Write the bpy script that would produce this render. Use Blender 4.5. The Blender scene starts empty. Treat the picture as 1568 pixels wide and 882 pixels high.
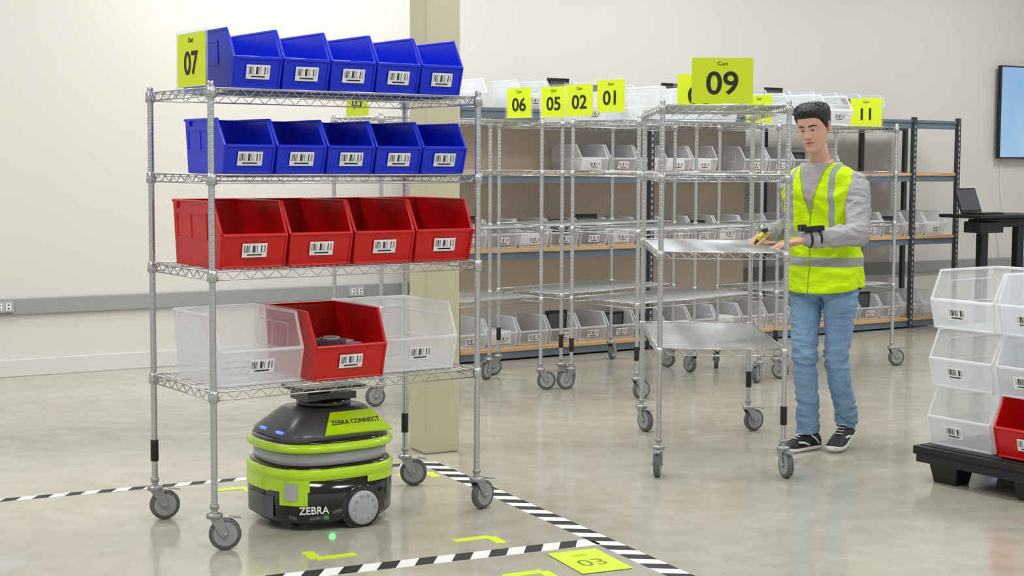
import bpy, math, random
from math import sin, cos, pi, radians, sqrt
from mathutils import Vector, Matrix, noise
random.seed(7)
S = bpy.context.scene
S.view_settings.view_transform = 'Standard'
S.view_settings.exposure = 0.2
COL = S.collection

# ------------------------------------------------------------ helpers
def lin(c):
    c = c/255.0
    return c/12.92 if c <= 0.04045 else ((c+0.055)/1.055)**2.4
def rgb(r, g, b): return (lin(r), lin(g), lin(b), 1.0)

def mat(name, col, rough=0.5, metal=0.0, spec=0.5, var=0.0, vscale=5.0, bump=0.0, bscale=60.0, coat=0.0, alpha=1.0, emit=None, es=1.0, trans=0.0):
    m = bpy.data.materials.new(name); m.use_nodes = True
    nt = m.node_tree; b = nt.nodes['Principled BSDF']
    b.inputs['Base Color'].default_value = col
    b.inputs['Roughness'].default_value = rough
    b.inputs['Metallic'].default_value = metal
    b.inputs['Specular IOR Level'].default_value = spec
    b.inputs['Coat Weight'].default_value = coat
    b.inputs['Alpha'].default_value = alpha
    b.inputs['Transmission Weight'].default_value = trans
    if emit:
        b.inputs['Emission Color'].default_value = emit
        b.inputs['Emission Strength'].default_value = es
    tc = nt.nodes.new('ShaderNodeTexCoord')
    n = nt.nodes.new('ShaderNodeTexNoise'); n.inputs['Scale'].default_value = vscale; n.inputs['Detail'].default_value = 5
    nt.links.new(tc.outputs['Object'], n.inputs['Vector'])
    mx = nt.nodes.new('ShaderNodeMix'); mx.data_type = 'RGBA'
    k = 1-max(var, 0.02)
    mx.inputs[6].default_value = (col[0]*k, col[1]*k, col[2]*k, 1)
    k = 1+max(var, 0.02)
    mx.inputs[7].default_value = (min(1, col[0]*k), min(1, col[1]*k), min(1, col[2]*k), 1)
    nt.links.new(n.outputs['Fac'], mx.inputs[0])
    nt.links.new(mx.outputs[2], b.inputs['Base Color'])
    if bump > 0:
        n2 = nt.nodes.new('ShaderNodeTexNoise'); n2.inputs['Scale'].default_value = bscale; n2.inputs['Detail'].default_value = 4
        nt.links.new(tc.outputs['Object'], n2.inputs['Vector'])
        bp = nt.nodes.new('ShaderNodeBump'); bp.inputs['Strength'].default_value = bump; bp.inputs['Distance'].default_value = 0.01
        nt.links.new(n2.outputs['Fac'], bp.inputs['Height'])
        nt.links.new(bp.outputs['Normal'], b.inputs['Normal'])
    return m

class MB:
    def __init__(s): s.v = []; s.f = []; s.m = []; s.s = []
    def add(s, vs, fs, mi=0, smooth=False, M=None):
        o = len(s.v)
        for p in vs:
            p = Vector(p)
            if M is not None: p = M @ p
            s.v.append(tuple(p))
        for f in fs:
            s.f.append([i+o for i in f]); s.m.append(mi); s.s.append(smooth)
    def box(s, c, d, mi=0, M=None, taper=1.0):
        x, y, z = d[0]/2, d[1]/2, d[2]/2; t = taper
        vs = [(c[0]+a*x*(t if e < 0 else 1), c[1]+b*y*(t if e < 0 else 1), c[2]+e*z) for e in (-1, 1) for b in (-1, 1) for a in (-1, 1)]
        s.add(vs, [(0, 2, 3, 1), (4, 5, 7, 6), (0, 1, 5, 4), (2, 6, 7, 3), (0, 4, 6, 2), (1, 3, 7, 5)], mi, False, M)
    def tube(s, pts, r, n=6, mi=0, smooth=True, M=None, cap=True, phase=0.0, flat=None):
        pts = [Vector(p) for p in pts]
        if not isinstance(r, (list, tuple)): r = [r]*len(pts)
        N = len(pts); vs = []; prev = None
        for i, p in enumerate(pts):
            t = (pts[min(i+1, N-1)]-pts[max(i-1, 0)]).normalized()
            if prev is None:
                a = Vector((0, 0, 1)) if abs(t.z) < 0.9 else Vector((1, 0, 0))
                u = a.cross(t).normalized()
            else:
                u = (prev-t*prev.dot(t)).normalized()
            prev = u; w = t.cross(u)
            ri = r[i]
            ra, rb = ri if isinstance(ri, (list, tuple)) else (ri, ri)
            for j in range(n):
                an = 2*pi*j/n+phase
                vs.append(p+u*(ra*cos(an))+w*(rb*sin(an)))
        fs = []
        for i in range(N-1):
            for j in range(n):
                k = (j+1) % n
                fs.append((i*n+j, i*n+k, (i+1)*n+k, (i+1)*n+j))
        if cap:
            fs.append(tuple(reversed(range(n)))); fs.append(tuple(range((N-1)*n, N*n)))
        s.add(vs, fs, mi, smooth, M)
    def capsule(s, pts, r, n=12, mi=0, M=None):
        pts = [Vector(p) for p in pts]
        if not isinstance(r, (list, tuple)): r = [r]*len(pts)
        a = (pts[0]-pts[1]).normalized(); b = (pts[-1]-pts[-2]).normalized()
        r0, r1 = r[0], r[-1]
        P = [pts[0]+a*r0*k for k in (0.98, 0.8, 0.45)]+pts+[pts[-1]+b*r1*k for k in (0.45, 0.8, 0.98)]
        R = [r0*k for k in (0.2, 0.6, 0.89)]+list(r)+[r1*k for k in (0.89, 0.6, 0.2)]
        s.tube(P, R, n, mi, True, M)
    def rings(s, rings, mi=0, smooth=True, cap=True, M=None, close=True):
        n = len(rings[0]); vs = [p for r in rings for p in r]; fs = []
        for i in range(len(rings)-1):
            for j in range(n if close else n-1):
                k = (j+1) % n
                fs.append((i*n+j, i*n+k, (i+1)*n+k, (i+1)*n+j))
        if cap:
            fs.append(tuple(reversed(range(n)))); fs.append(tuple(range((len(rings)-1)*n, len(rings)*n)))
        s.add(vs, fs, mi, smooth, M)
    def lathe(s, prof, n=24, mi=0, M=None, smooth=True):
        s.rings([[(r*cos(2*pi*j/n), r*sin(2*pi*j/n), z) for j in range(n)] for r, z in prof], mi, smooth, True, M)
    def ball(s, c, r, n=14, mi=0, M=None):
        rx, ry, rz = r if isinstance(r, (list, tuple)) else (r, r, r)
        R = []
        for i in range(n+1):
            a = -pi/2+pi*i/n; a = max(-pi/2+0.02, min(pi/2-0.02, a))
            R.append([(c[0]+rx*cos(a)*cos(2*pi*j/(2*n)), c[1]+ry*cos(a)*sin(2*pi*j/(2*n)), c[2]+rz*sin(a)) for j in range(2*n)])
        s.rings(R, mi, True, True, M)
    def mesh(s, name, mats):
        me = bpy.data.meshes.new(name); me.from_pydata(s.v, [], s.f)
        for m in mats: me.materials.append(m)
        me.polygons.foreach_set('material_index', s.m)
        me.polygons.foreach_set('use_smooth', s.s)
        me.update(); return me

def obj(name, me, parent=None, loc=(0, 0, 0), rz=0.0, M=None):
    o = bpy.data.objects.new(name, me); COL.objects.link(o)
    o.location = loc; o.rotation_euler = (0, 0, rz)
    if M is not None: o.matrix_local = M
    if parent: o.parent = parent
    return o
def empty(name, loc=(0, 0, 0), rz=0.0):
    o = bpy.data.objects.new(name, None); o.empty_display_size = 0.1; COL.objects.link(o)
    o.location = loc; o.rotation_euler = (0, 0, rz); return o
def bevel(o, w, seg=2, ang=30):
    b = o.modifiers.new('bevel', 'BEVEL'); b.width = w; b.segments = seg; b.limit_method = 'ANGLE'; b.angle_limit = radians(ang)
def text(name, body, size, m, parent, M, sx=1.0, extrude=0.0006, bold=0.0):
    c = bpy.data.curves.new(name, 'FONT'); c.body = body; c.size = size; c.extrude = extrude; c.offset = bold
    c.align_x = 'CENTER'; c.align_y = 'CENTER'
    t = bpy.data.objects.new(name, c); COL.objects.link(t)
    bpy.context.view_layer.update()
    me = bpy.data.meshes.new_from_object(t.evaluated_get(bpy.context.evaluated_depsgraph_get()))
    bpy.data.objects.remove(t)
    me.materials.clear(); me.materials.append(m)
    return obj(name, me, parent, M=M @ Matrix.Diagonal((sx, 1, 1, 1)))
def FR(x, y, z, X, Y, Z):
    return Matrix(((X[0], Y[0], Z[0], x), (X[1], Y[1], Z[1], y), (X[2], Y[2], Z[2], z), (0, 0, 0, 1)))
FACE = lambda x, y, z: FR(x, y, z, (1, 0, 0), (0, 0, 1), (0, -1, 0))   # text facing -y

# ------------------------------------------------------------ materials
M_chrome = mat('zinc_chrome', rgb(190, 192, 192), 0.3, 0.88)
M_steel = mat('cast_steel', rgb(160, 162, 162), 0.4, 0.7)
M_black = mat('black_plastic', rgb(20, 20, 22), 0.45)
M_blackgloss = mat('gloss_black', rgb(12, 12, 14), 0.14, coat=0.5)
M_tire = mat('grey_rubber', rgb(94, 96, 98), 0.6)
M_hub = mat('grey_hub', rgb(152, 154, 156), 0.5)
M_blue = mat('blue_plastic', rgb(8, 42, 210), 0.3, var=0.06)
M_red = mat('red_plastic', rgb(200, 9, 11), 0.3, var=0.06)
M_lime = mat('lime_card', rgb(212, 232, 14), 0.55)
M_ink = mat('black_ink', rgb(25, 28, 30), 0.6)
M_white = mat('white_label', rgb(232, 232, 232), 0.6)
M_bgreen = mat('lime_plastic', rgb(180, 222, 8), 0.25, coat=0.4)
M_grey = mat('light_grey_plastic', rgb(172, 174, 180), 0.3, coat=0.2)
M_dgrey = mat('dark_grey_plastic', rgb(72, 74, 80), 0.3, coat=0.2)
M_wood = mat('particle_board', rgb(204, 164, 112), 0.7, var=0.12, vscale=40)
M_beam = mat('blue_grey_beam', rgb(98, 112, 126), 0.5)
M_board = mat('tan_panel', rgb(222, 208, 190), 0.8, var=0.05)
M_upright = mat('dark_upright', rgb(60, 62, 64), 0.5)

def translucent(name, col, a0, a1, rough=0.25, tl_f=0.45):
    m = bpy.data.materials.new(name); m.use_nodes = True; nt = m.node_tree
    b = nt.nodes['Principled BSDF']; out = nt.nodes['Material Output']
    b.inputs['Base Color'].default_value = col; b.inputs['Roughness'].default_value = rough
    tl = nt.nodes.new('ShaderNodeBsdfTranslucent'); tl.inputs['Color'].default_value = col
    tr = nt.nodes.new('ShaderNodeBsdfTransparent'); tr.inputs['Color'].default_value = (0.98, 0.99, 1, 1)
    m1 = nt.nodes.new('ShaderNodeMixShader'); m1.inputs[0].default_value = tl_f
    m2 = nt.nodes.new('ShaderNodeMixShader')
    lw = nt.nodes.new('ShaderNodeLayerWeight'); lw.inputs['Blend'].default_value = 0.3
    tc = nt.nodes.new('ShaderNodeTexCoord'); nz = nt.nodes.new('ShaderNodeTexNoise'); nz.inputs['Scale'].default_value = 6
    nt.links.new(tc.outputs['Object'], nz.inputs[0])
    mr = nt.nodes.new('ShaderNodeMapRange'); mr.inputs[3].default_value = a0; mr.inputs[4].default_value = a1
    nt.links.new(lw.outputs['Facing'], mr.inputs[0])
    ad = nt.nodes.new('ShaderNodeMath'); ad.operation = 'MULTIPLY_ADD'; ad.inputs[1].default_value = 0.08
    nt.links.new(nz.outputs['Fac'], ad.inputs[0]); nt.links.new(mr.outputs[0], ad.inputs[2])
    nt.links.new(b.outputs[0], m1.inputs[1]); nt.links.new(tl.outputs[0], m1.inputs[2])
    nt.links.new(tr.outputs[0], m2.inputs[1]); nt.links.new(m1.outputs[0], m2.inputs[2])
    nt.links.new(ad.outputs[0], m2.inputs[0]); nt.links.new(m2.outputs[0], out.inputs[0])
    return m
M_clear = translucent('clear_bin_plastic', (0.93, 0.94, 0.97, 1), 0.18, 0.5, 0.22, 0.5)
M_clearrim = translucent('clear_bin_rim', (0.95, 0.96, 0.98, 1), 0.42, 0.75, 0.25, 0.4)
M_liner = translucent('clear_shelf_liner', (0.88, 0.90, 0.91, 1), 0.02, 0.10, 0.12, 0.2)
M_acrylic = translucent('acrylic', (0.9, 0.93, 0.92, 1), 0.04, 0.4, 0.1)

# barcode
M_bar = bpy.data.materials.new('barcode'); M_bar.use_nodes = True
nt = M_bar.node_tree; b = nt.nodes['Principled BSDF']
tc = nt.nodes.new('ShaderNodeTexCoord'); sp = nt.nodes.new('ShaderNodeSeparateXYZ')
mu = nt.nodes.new('ShaderNodeMath'); mu.operation = 'MULTIPLY'; mu.inputs[1].default_value = 420
fl = nt.nodes.new('ShaderNodeMath'); fl.operation = 'FLOOR'
wn = nt.nodes.new('ShaderNodeTexWhiteNoise'); wn.noise_dimensions = '1D'
gt = nt.nodes.new('ShaderNodeMath'); gt.operation = 'GREATER_THAN'; gt.inputs[1].default_value = 0.45
mr = nt.nodes.new('ShaderNodeMapRange'); mr.inputs[3].default_value = 0.03; mr.inputs[4].default_value = 0.8
nt.links.new(tc.outputs['Object'], sp.inputs[0]); nt.links.new(sp.outputs['X'], mu.inputs[0]); nt.links.new(mu.outputs[0], fl.inputs[0])
nt.links.new(fl.outputs[0], wn.inputs['W']); nt.links.new(wn.outputs['Value'], gt.inputs[0]); nt.links.new(gt.outputs[0], mr.inputs[0])
nt.links.new(mr.outputs[0], b.inputs['Base Color'])

# ------------------------------------------------------------ room
def wallmat(name, col):
    return mat(name, col, 0.85, var=0.025, vscale=0.6, bump=0.05, bscale=120)
M_wall = wallmat('painted_wall', rgb(217, 215, 209))
M_ceil = wallmat('ceiling_paint', rgb(225, 225, 222))
M_rail = mat('wall_guard_grey', rgb(152, 156, 154), 0.6)
M_base = mat('baseboard_paint', rgb(216, 216, 212), 0.6)
# polished concrete
M_floor = bpy.data.materials.new('polished_concrete'); M_floor.use_nodes = True
nt = M_floor.node_tree; b = nt.nodes['Principled BSDF']
tc = nt.nodes.new('ShaderNodeTexCoord')
n1 = nt.nodes.new('ShaderNodeTexNoise'); n1.inputs['Scale'].default_value = 0.9; n1.inputs['Detail'].default_value = 8; n1.inputs['Roughness'].default_value = 0.62
n2 = nt.nodes.new('ShaderNodeTexNoise'); n2.inputs['Scale'].default_value = 7; n2.inputs['Detail'].default_value = 8
cr = nt.nodes.new('ShaderNodeValToRGB')
cr.color_ramp.elements[0].position = 0.3; cr.color_ramp.elements[0].color = rgb(160, 155, 140)
cr.color_ramp.elements[1].position = 0.7; cr.color_ramp.elements[1].color = rgb(192, 188, 174)
ad = nt.nodes.new('ShaderNodeMath'); ad.operation = 'MULTIPLY_ADD'; ad.inputs[1].default_value = 0.45
sc = nt.nodes.new('ShaderNodeMath'); sc.operation = 'MULTIPLY'; sc.inputs[1].default_value = 0.55
for n in (n1, n2): nt.links.new(tc.outputs['Object'], n.inputs['Vector'])
nt.links.new(n1.outputs['Fac'], sc.inputs[0]); nt.links.new(n2.outputs['Fac'], ad.inputs[0]); nt.links.new(sc.outputs[0], ad.inputs[2])
nt.links.new(ad.outputs[0], cr.inputs[0]); nt.links.new(cr.outputs[0], b.inputs['Base Color'])
rr = nt.nodes.new('ShaderNodeMapRange'); rr.inputs[3].default_value = 0.07; rr.inputs[4].default_value = 0.20
nt.links.new(n2.outputs['Fac'], rr.inputs[0]); nt.links.new(rr.outputs[0], b.inputs['Roughness'])
b.inputs['Specular IOR Level'].default_value = 0.85

mb = MB(); mb.box((2, 8, -0.05), (26, 26, 0.1)); obj('floor', mb.mesh('floor', [M_floor]))
mb = MB(); mb.box((2, 8, 4.35), (26, 26, 0.1)); obj('ceiling', mb.mesh('ceiling', [M_ceil]))
WA = radians(31.5); WO = (0, 12.5, 0)
mb = MB(); mb.box((1.0, 0.1, 2.15), (20, 0.2, 4.3)); obj('wall_back', mb.mesh('wall_back', [M_wall]), loc=WO, rz=WA)
mb = MB(); mb.box((1.0, -0.016, 0.49), (20, 0.03, 0.115)); o = obj('trim_1', mb.mesh('trim_1', [M_rail]), loc=WO, rz=WA); bevel(o, 0.008)
mb = MB(); mb.box((1.0, -0.008, 0.06), (20, 0.014, 0.12)); o = obj('baseboard_back', mb.mesh('baseboard_back', [M_base]), loc=WO, rz=WA); bevel(o, 0.004)

# column
M_col = mat('column_paint', rgb(198, 193, 164), 0.6, var=0.03, vscale=3)
CA = radians(28)
mb = MB(); mb.box((0.1, 0.1, 2.15), (0.2, 0.2, 4.3)); o = obj('column', mb.mesh('column', [M_col]), loc=(-0.441, 7.65, 0), rz=CA); bevel(o, 0.012, 3)

# outlets
def outlet(x):
    e = empty('wall_outlet', (WO[0]+x*cos(WA), WO[1]+x*sin(WA), 0.495), WA)
    mb = MB(); mb.box((0, -0.045, 0), (0.13, 0.03, 0.075), 0); mb.box((-0.03, -0.062, 0), (0.035, 0.005, 0.05), 1); mb.box((0.03, -0.062, 0), (0.035, 0.005, 0.05), 1)
    for dx in (-0.03, 0.03):
        for dz in (-0.012, 0.012): mb.box((dx, -0.065, dz), (0.012, 0.002, 0.008), 2)
    o = obj('plate', mb.mesh('outlet', [M_grey, M_white, M_ink]), e)
outlet(-1.45); outlet(-4.13)

# ------------------------------------------------------------ floor markings
def tape(name, x0, y0, x1, y1, w=0.095, p=0.075):
    L = sqrt((x1-x0)**2+(y1-y0)**2); a = math.atan2(y1-y0, x1-x0)
    mb = MB(); n = int(L/p)
    mb.box((L/2, 0, 0.0008), (L, w, 0.0016), 0)
    for i in range(0, n-1, 2):
        x = i*p
        mb.add([(x, -w/2, 0.002), (x+p, -w/2, 0.002), (x+p+w*0.6, w/2, 0.002), (x+w*0.6, w/2, 0.002)], [(0, 1, 2, 3)], 1)
    obj('floor_tape', mb.mesh(name, [M_white, M_ink]), loc=(x0, y0, 0), rz=a)
tape('t1', -3.4, 6.0, -0.46, 7.42, 0.06, 0.07); tape('t2', -0.42, 7.45, 0.90, 4.84); tape('t3', -1.6, 4.98, 0.34, 5.88)
M_lime2 = mat('lime_tape', rgb(206, 230, 40), 0.5)
def corner(x, y, a, fx=1, fy=1):
    mb = MB(); mb.box((fx*0.08, 0, 0.001), (0.16, 0.045, 0.002)); mb.box((0.0, fy*0.055, 0.001), (0.045, 0.11, 0.0022))
    obj('floor_corner_mark', mb.mesh('corner', [M_lime2]), loc=(x, y, 0), rz=radians(a))
corner(-0.735, 5.6, 26, 1, 1); corner(-0.08, 5.95, 26, -1, -1); corner(0.12, 5.44, 26, -1, -1); corner(-1.22, 6.84, 26, -1, -1); corner(-0.40, 7.2, 26, -1, -1)
e = empty('floor_location_sign', (0.30, 5.585, 0), radians(-66))
mb = MB(); mb.box((0, 0, 0.0028), (0.31, 0.21, 0.001)); obj('card', mb.mesh('floor_card', [M_lime2]), e)
M_ink2 = mat('worn_ink', rgb(120, 140, 30), 0.6)
text('digits', '03', 0.12, M_ink2, e, FR(0.03, 0, 0.0036, (0, 1, 0), (-1, 0, 0), (0, 0, 1)), 1, 0.0002, 0.0)
text('caption', 'LOC', 0.03, M_ink2, e, FR(-0.08, 0, 0.0036, (0, 1, 0), (-1, 0, 0), (0, 0, 1)), 1, 0.0002)

# ------------------------------------------------------------ wire shelving cart
W, D = 1.22, 0.6
SH = (1.78, 1.45, 1.08, 0.615)
def rack_frame(sleeves=()):
    mb = MB(); c = []
    for (x, y) in ((0, 0), (W, 0), (0, D), (W, D)):
        pr = [(0.0127, 0.13)]; z = 0.15
        while z < 1.79:
            pr += [(0.0127, z-0.002), (0.0127, z), (0.0121, z+0.001), (0.0121, z+0.003), (0.0127, z+0.004), (0.0127, z+0.006)]; z += 0.0254
        pr += [(0.0127, 1.80), (0.010, 1.806)]
        mb.lathe(pr, 12, 0, Matrix.Translation((x, y, 0)))
        for zs in SH:
            mb.lathe([(0.0150, zs-0.04), (0.021, zs-0.036), (0.0185, zs+0.004), (0.015, zs+0.006)], 12, 0, Matrix.Translation((x, y, 0)))
    for (x, y) in sleeves:
        mb.lathe([(0.0155, 0.25), (0.0165, 0.252), (0.0165, 0.338), (0.0155, 0.34)], 12, 1, Matrix.Translation((x, y, 0)))
    for zs in SH:
        ins = 0.012
        def truss(p, q):
            p = Vector(p); q = Vector(q); L = (q-p).length; d = (q-p)/L
            mb.tube([p, q], 0.0032, 6, 0); mb.tube([p-Vector((0, 0, 0.032)), q-Vector((0, 0, 0.032))], 0.0032, 6, 0)
            n = int(L/0.036); pts = []
            for i in range(n+1):
                pts.append(p+d*(L*i/n)-Vector((0, 0, 0.0 if i % 2 else 0.032)))
            mb.tube(pts, 0.0022, 4, 0)
        truss((ins, -0.006, zs), (W-ins, -0.006, zs)); truss((ins, D+0.006, zs), (W-ins, D+0.006, zs))
        truss((-0.006, ins, zs), (-0.006, D-ins, zs)); truss((W+0.006, ins, zs), (W+0.006, D-ins, zs))
        n = 40
        for i in range(1, n):
            x = W*i/n; mb.tube([(x, -0.004, zs-0.003), (x, D+0.004, zs-0.003)], 0.0015, 4, 0)
        for y in (0.15, 0.3, 0.45): mb.tube([(0, y, zs-0.009), (W, y, zs-0.009)], 0.003, 5, 0)
    return mb.mesh('wire_frame', [M_chrome, M_black])
def casters(angs):
    mb = MB()
    for (x, y), a in zip(((0, 0), (W, 0), (0, D), (W, D)), angs):
        T = Matrix.Translation((x, y, 0)) @ Matrix.Rotation(radians(a), 4, 'Z')
        mb.lathe([(0.010, 0.18), (0.0175, 0.178), (0.0175, 0.163), (0.012, 0.16), (0.012, 0.146), (0.03, 0.144), (0.033, 0.138), (0.031, 0.127), (0.02, 0.124)], 18, 0, T)
        for sgn in (-1, 1):
            yy = sgn*0.021
            poly = [(-0.022, 0.130), (0.03, 0.130), (0.052, 0.058), (0.046, 0.050), (0.034, 0.050), (0.024, 0.058)]
            vs = [(px, yy-0.0015, pz) for px, pz in poly]+[(px, yy+0.0015, pz) for px, pz in poly]
            k = len(poly)
            mb.add(vs, [tuple(range(k)), tuple(reversed(range(k, 2*k)))]+[(i, i+k, (i+1) % k+k, (i+1) % k) for i in range(k)], 0, False, T)
        mb.box((0.004, 0, 0.129), (0.052, 0.044, 0.004), 0, T)
        mb.box((0.062, 0, 0.118), (0.045, 0.03, 0.004), 0, T @ Matrix.Translation((0, 0, 0.02)) @ Matrix.Rotation(0.15, 4, 'Y'))
        Wm = T @ Matrix.Translation((0.04, 0, 0.0625)) @ Matrix.Rotation(pi/2, 4, 'X')
        mb.lathe([(0.045, -0.014), (0.058, -0.015), (0.0625, -0.009), (0.0625, 0.009), (0.058, 0.015), (0.045, 0.014)], 28, 1, Wm)
        mb.lathe([(0.012, -0.0155), (0.030, -0.0145), (0.044, -0.016), (0.047, -0.0155), (0.047, 0.0155), (0.044, 0.016), (0.030, 0.0145), (0.012, 0.0155)], 24, 2, Wm)
        mb.lathe([(0.008, -0.027), (0.008, 0.027)], 8, 0, Wm)
    return mb.mesh('casters', [M_steel, M_tire, M_hub])
def liner_mesh(levels):
    mb = MB()
    for z in levels: mb.box((W/2, D/2, z+0.0035), (W-0.03, D-0.02, 0.002))
    return mb.mesh('liners', [M_liner])
FR_plain = rack_frame()
def cart(x, y, ang, angs, sleeves=None, liners=()):
    e = empty('wire_shelving_cart', (x, y, 0), radians(ang))
    obj('frame', rack_frame(sleeves) if sleeves else FR_plain, e)
    obj('casters', casters(angs), e)
    if liners: obj('shelf_liners', liner_mesh(liners), e)
    return e
A = 35.2
P7 = Vector((-1.143, 5.722, 0))
cart(P7.x, P7.y, A, (-20, 15, -10, -30), sleeves=((0, D), (W, D)))
cart(1.315, 7.168, 88.9, (-165, -60, 170, -150), sleeves=((0, 0), (W, 0)), liners=(SH[2], SH[3]))
R_BACK = [(-0.80, 9.2, A, (170, -20, 30, 200)), (0.34, 10.17, 45.6, (-60, 100, 150, 20)), (0.80, 9.50, 41.5, (-10, 200, 160, 80)), (1.86, 10.5, A, (-70, -20, 50, 200))]
for r in R_BACK: cart(*r, sleeves=((0, 0), (0, D)), liners=(SH[2], SH[3]))

def U(ang): a = radians(ang); return Vector((cos(a), sin(a), 0)), Vector((-sin(a), cos(a), 0))
ux, uy = U(A)

# ------------------------------------------------------------ bins
def bin_mesh(name, w, d, h, m, label=True, labx=0.0, rim=None):
    mb = MB(); dr = 0.06; lip = 0.50*h; fy = 0.03; rm = 4 if rim else 0
    def hw(z): return w/2*(1-dr+dr*z/h)-0.003
    prof = [(fy, 0), (0, lip), (0.070, h), (d, h), (d-0.012, 0)]
    th = 0.0035
    def slab(q, nrm):
        n = Vector(nrm)*th; q = [Vector(p) for p in q]; k = len(q)
        vs = q+[p+n for p in q]
        mb.add(vs, [tuple(range(k)), tuple(reversed(range(k, 2*k)))]+[(i, i+k, (i+1) % k+k, (i+1) % k) for i in range(k)], 0)
    for s in (-1, 1):
        slab([(s*hw(z), y, z) for y, z in prof], (-s, 0, 0))
    b0 = hw(0)
    slab([(-b0, fy, 0), (b0, fy, 0), (b0, d-0.012, 0), (-b0, d-0.012, 0)], (0, 0, 1))
    slab([(-b0, fy, 0), (b0, fy, 0), (hw(lip), 0, lip), (-hw(lip), 0, lip)], (0, 1, 0))
    slab([(-b0, d-0.012, 0), (b0, d-0.012, 0), (hw(h), d, h), (-hw(h), d, h)], (0, -1, 0))
    for s in (-1, 1):
        mb.tube([(s*hw(lip), 0.002, lip), (s*hw(h), 0.072, h-0.004), (s*hw(h), d, h-0.004)], 0.0065, 8, rm, False, None, True, pi/8)
        for (za, ya, yb) in ((0.80*h, 0.30, 0.92), (0.42*h, 0.30, 0.92)):
            mb.box((s*(hw(za)+.001), d*(ya+yb)/2, za), (0.004, d*(yb-ya), 0.005), rm)
        for ya in (0.30, 0.62, 0.92):
            mb.tube([(s*(hw(.42*h)+.001), d*ya, .42*h), (s*(hw(.80*h)+.001), d*ya, .80*h)], 0.0025, 4, rm, False)
        mb.box((s*(hw(h)), d-0.05, h*0.93), (0.014, 0.012, h*0.12), rm)
        mb.tube([(s*(b0), fy-0.002, 0.004), (s*hw(lip), 0.0, lip)], 0.006, 8, rm, False)
    mb.tube([(-hw(lip), 0, lip), (hw(lip), 0, lip)], 0.0075, 8, rm, False)
    mb.tube([(-hw(h), d, h-0.004), (hw(h), d, h-0.004)], 0.0065, 8, rm, False)
    mb.tube([(-b0, fy, 0.006), (b0, fy, 0.006)], 0.006, 8, rm, False)
    if label:
        ang = math.atan2(fy, lip)
        lw = min(0.105, w*0.48); lh = 0.056
        T = Matrix.Translation((labx, fy*0.42-0.0055, lip*0.55)) @ Matrix.Rotation(ang, 4, 'X')
        mb.box((0, -0.001, 0), (lw, 0.002, lh), 1, T)
        mb.box((0, -0.0024, 0.006), (lw*0.86, 0.001, lh*0.5), 2, T)
        mb.box((0, -0.0024, -0.018), (lw*0.6, 0.001, lh*0.09), 3, T)
    return mb.mesh(name, [m, M_white, M_bar, M_ink]+([rim] if rim else []))
B_blue = bin_mesh('blue_bin', 0.2085, 0.52, 0.235, M_blue)
B_blue2 = bin_mesh('blue_bin2', 0.2205, 0.38, 0.215, M_blue)
B_red = bin_mesh('red_bin', 0.290, 0.47, 0.262, M_red)
B_redw = bin_mesh('red_binw', 0.335, 0.45, 0.28, M_red)
B_clr = bin_mesh('clear_bin', 0.37, 0.45, 0.28, M_clear, rim=M_clearrim)
def place(name, me, base, s, t, z, ax, ay, rz, extra=0.0):
    p = base+ax*s+ay*t
    return obj(name, me, None, (p.x, p.y, z), rz+extra)
ra = radians(A)
for i in range(5): place('blue_storage_bin', B_blue, P7, 0.215+i*0.2115, 0.03, SH[0]+0.004, ux, uy, ra)
for i in range(5): place('blue_storage_bin', B_blue2, P7, 0.178+i*0.2243, 0.03, SH[1]+0.004, ux, uy, ra)
for i in range(4): place('red_storage_bin', B_red, P7, 0.190+i*0.293, 0.02, SH[2]+0.004, ux, uy, ra)
place('clear_storage_bin', B_clr, P7, 0.228, 0.04, SH[3]+0.004, ux, uy, ra)
place('red_storage_bin', B_redw, P7, 0.600, -0.01, SH[3]+0.004, ux, uy, ra, 0.0)
place('clear_storage_bin', B_clr, P7, 0.968, 0.05, SH[3]+0.004, ux, uy, ra)
mb = MB(); random.seed(3)
for i in range(7):
    T = Matrix.Translation((random.uniform(-0.09, 0.09), random.uniform(0.10, 0.32), 0.045+0.017*i)) @ Matrix.Rotation(random.uniform(0, 3), 4, 'Z') @ Matrix.Rotation(random.uniform(-.15, .15), 4, 'X')
    mb.box((0, 0, 0), (0.13, 0.085, 0.02), i % 2, T)
    mb.tube([(0.03*cos(k)*1.3, 0.03*sin(k)*1.3, 0.016) for k in [j*0.5 for j in range(12)]], 0.004, 6, 1, True, T)
p = P7+ux*0.600
obj('packed_parts', mb.mesh('parts', [M_dgrey, M_grey]), None, (p.x, p.y, SH[3]+0.004), ra)

# ------------------------------------------------------------ signs
def sign(num, x, y, z, ang, w=0.28, h=0.21, cap='Cart', sz=0.125, holder=True):
    e = empty('number_sign', (x, y, z), radians(ang))
    mb = MB(); mb.box((0, 0, h/2), (w, 0.002, h)); o = obj('card', mb.mesh('card', [M_lime]), e)
    text('digits', num, sz, M_ink, e, FACE(0, -0.0020, h*0.42), 1.05, 0.0006, 0.0022)
    text('caption', cap, 0.026, M_ink, e, FACE(0, -0.0020, h*0.87), 1, 0.0006)
    if holder:
        mb = MB(); mb.box((-0.005, 0.004, h/2+0.006), (w+0.035, 0.002, h+0.018)); mb.box((0, 0, 0.0005), (w+0.03, 0.02, 0.003))
        obj('holder', mb.mesh('holder', [M_acrylic]), e)
sign('07', -1.244, 5.860, 1.790, -54.8, 0.265, 0.205, 'Cart')
sign('09', 0.995, 7.165, 1.788, -1.2, 0.29, 0.215, 'Cart', 0.15, False)
sign('08', 1.04, 8.38, 1.788, -1.2, 0.25, 0.21, 'Cart', 0.13)
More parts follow.
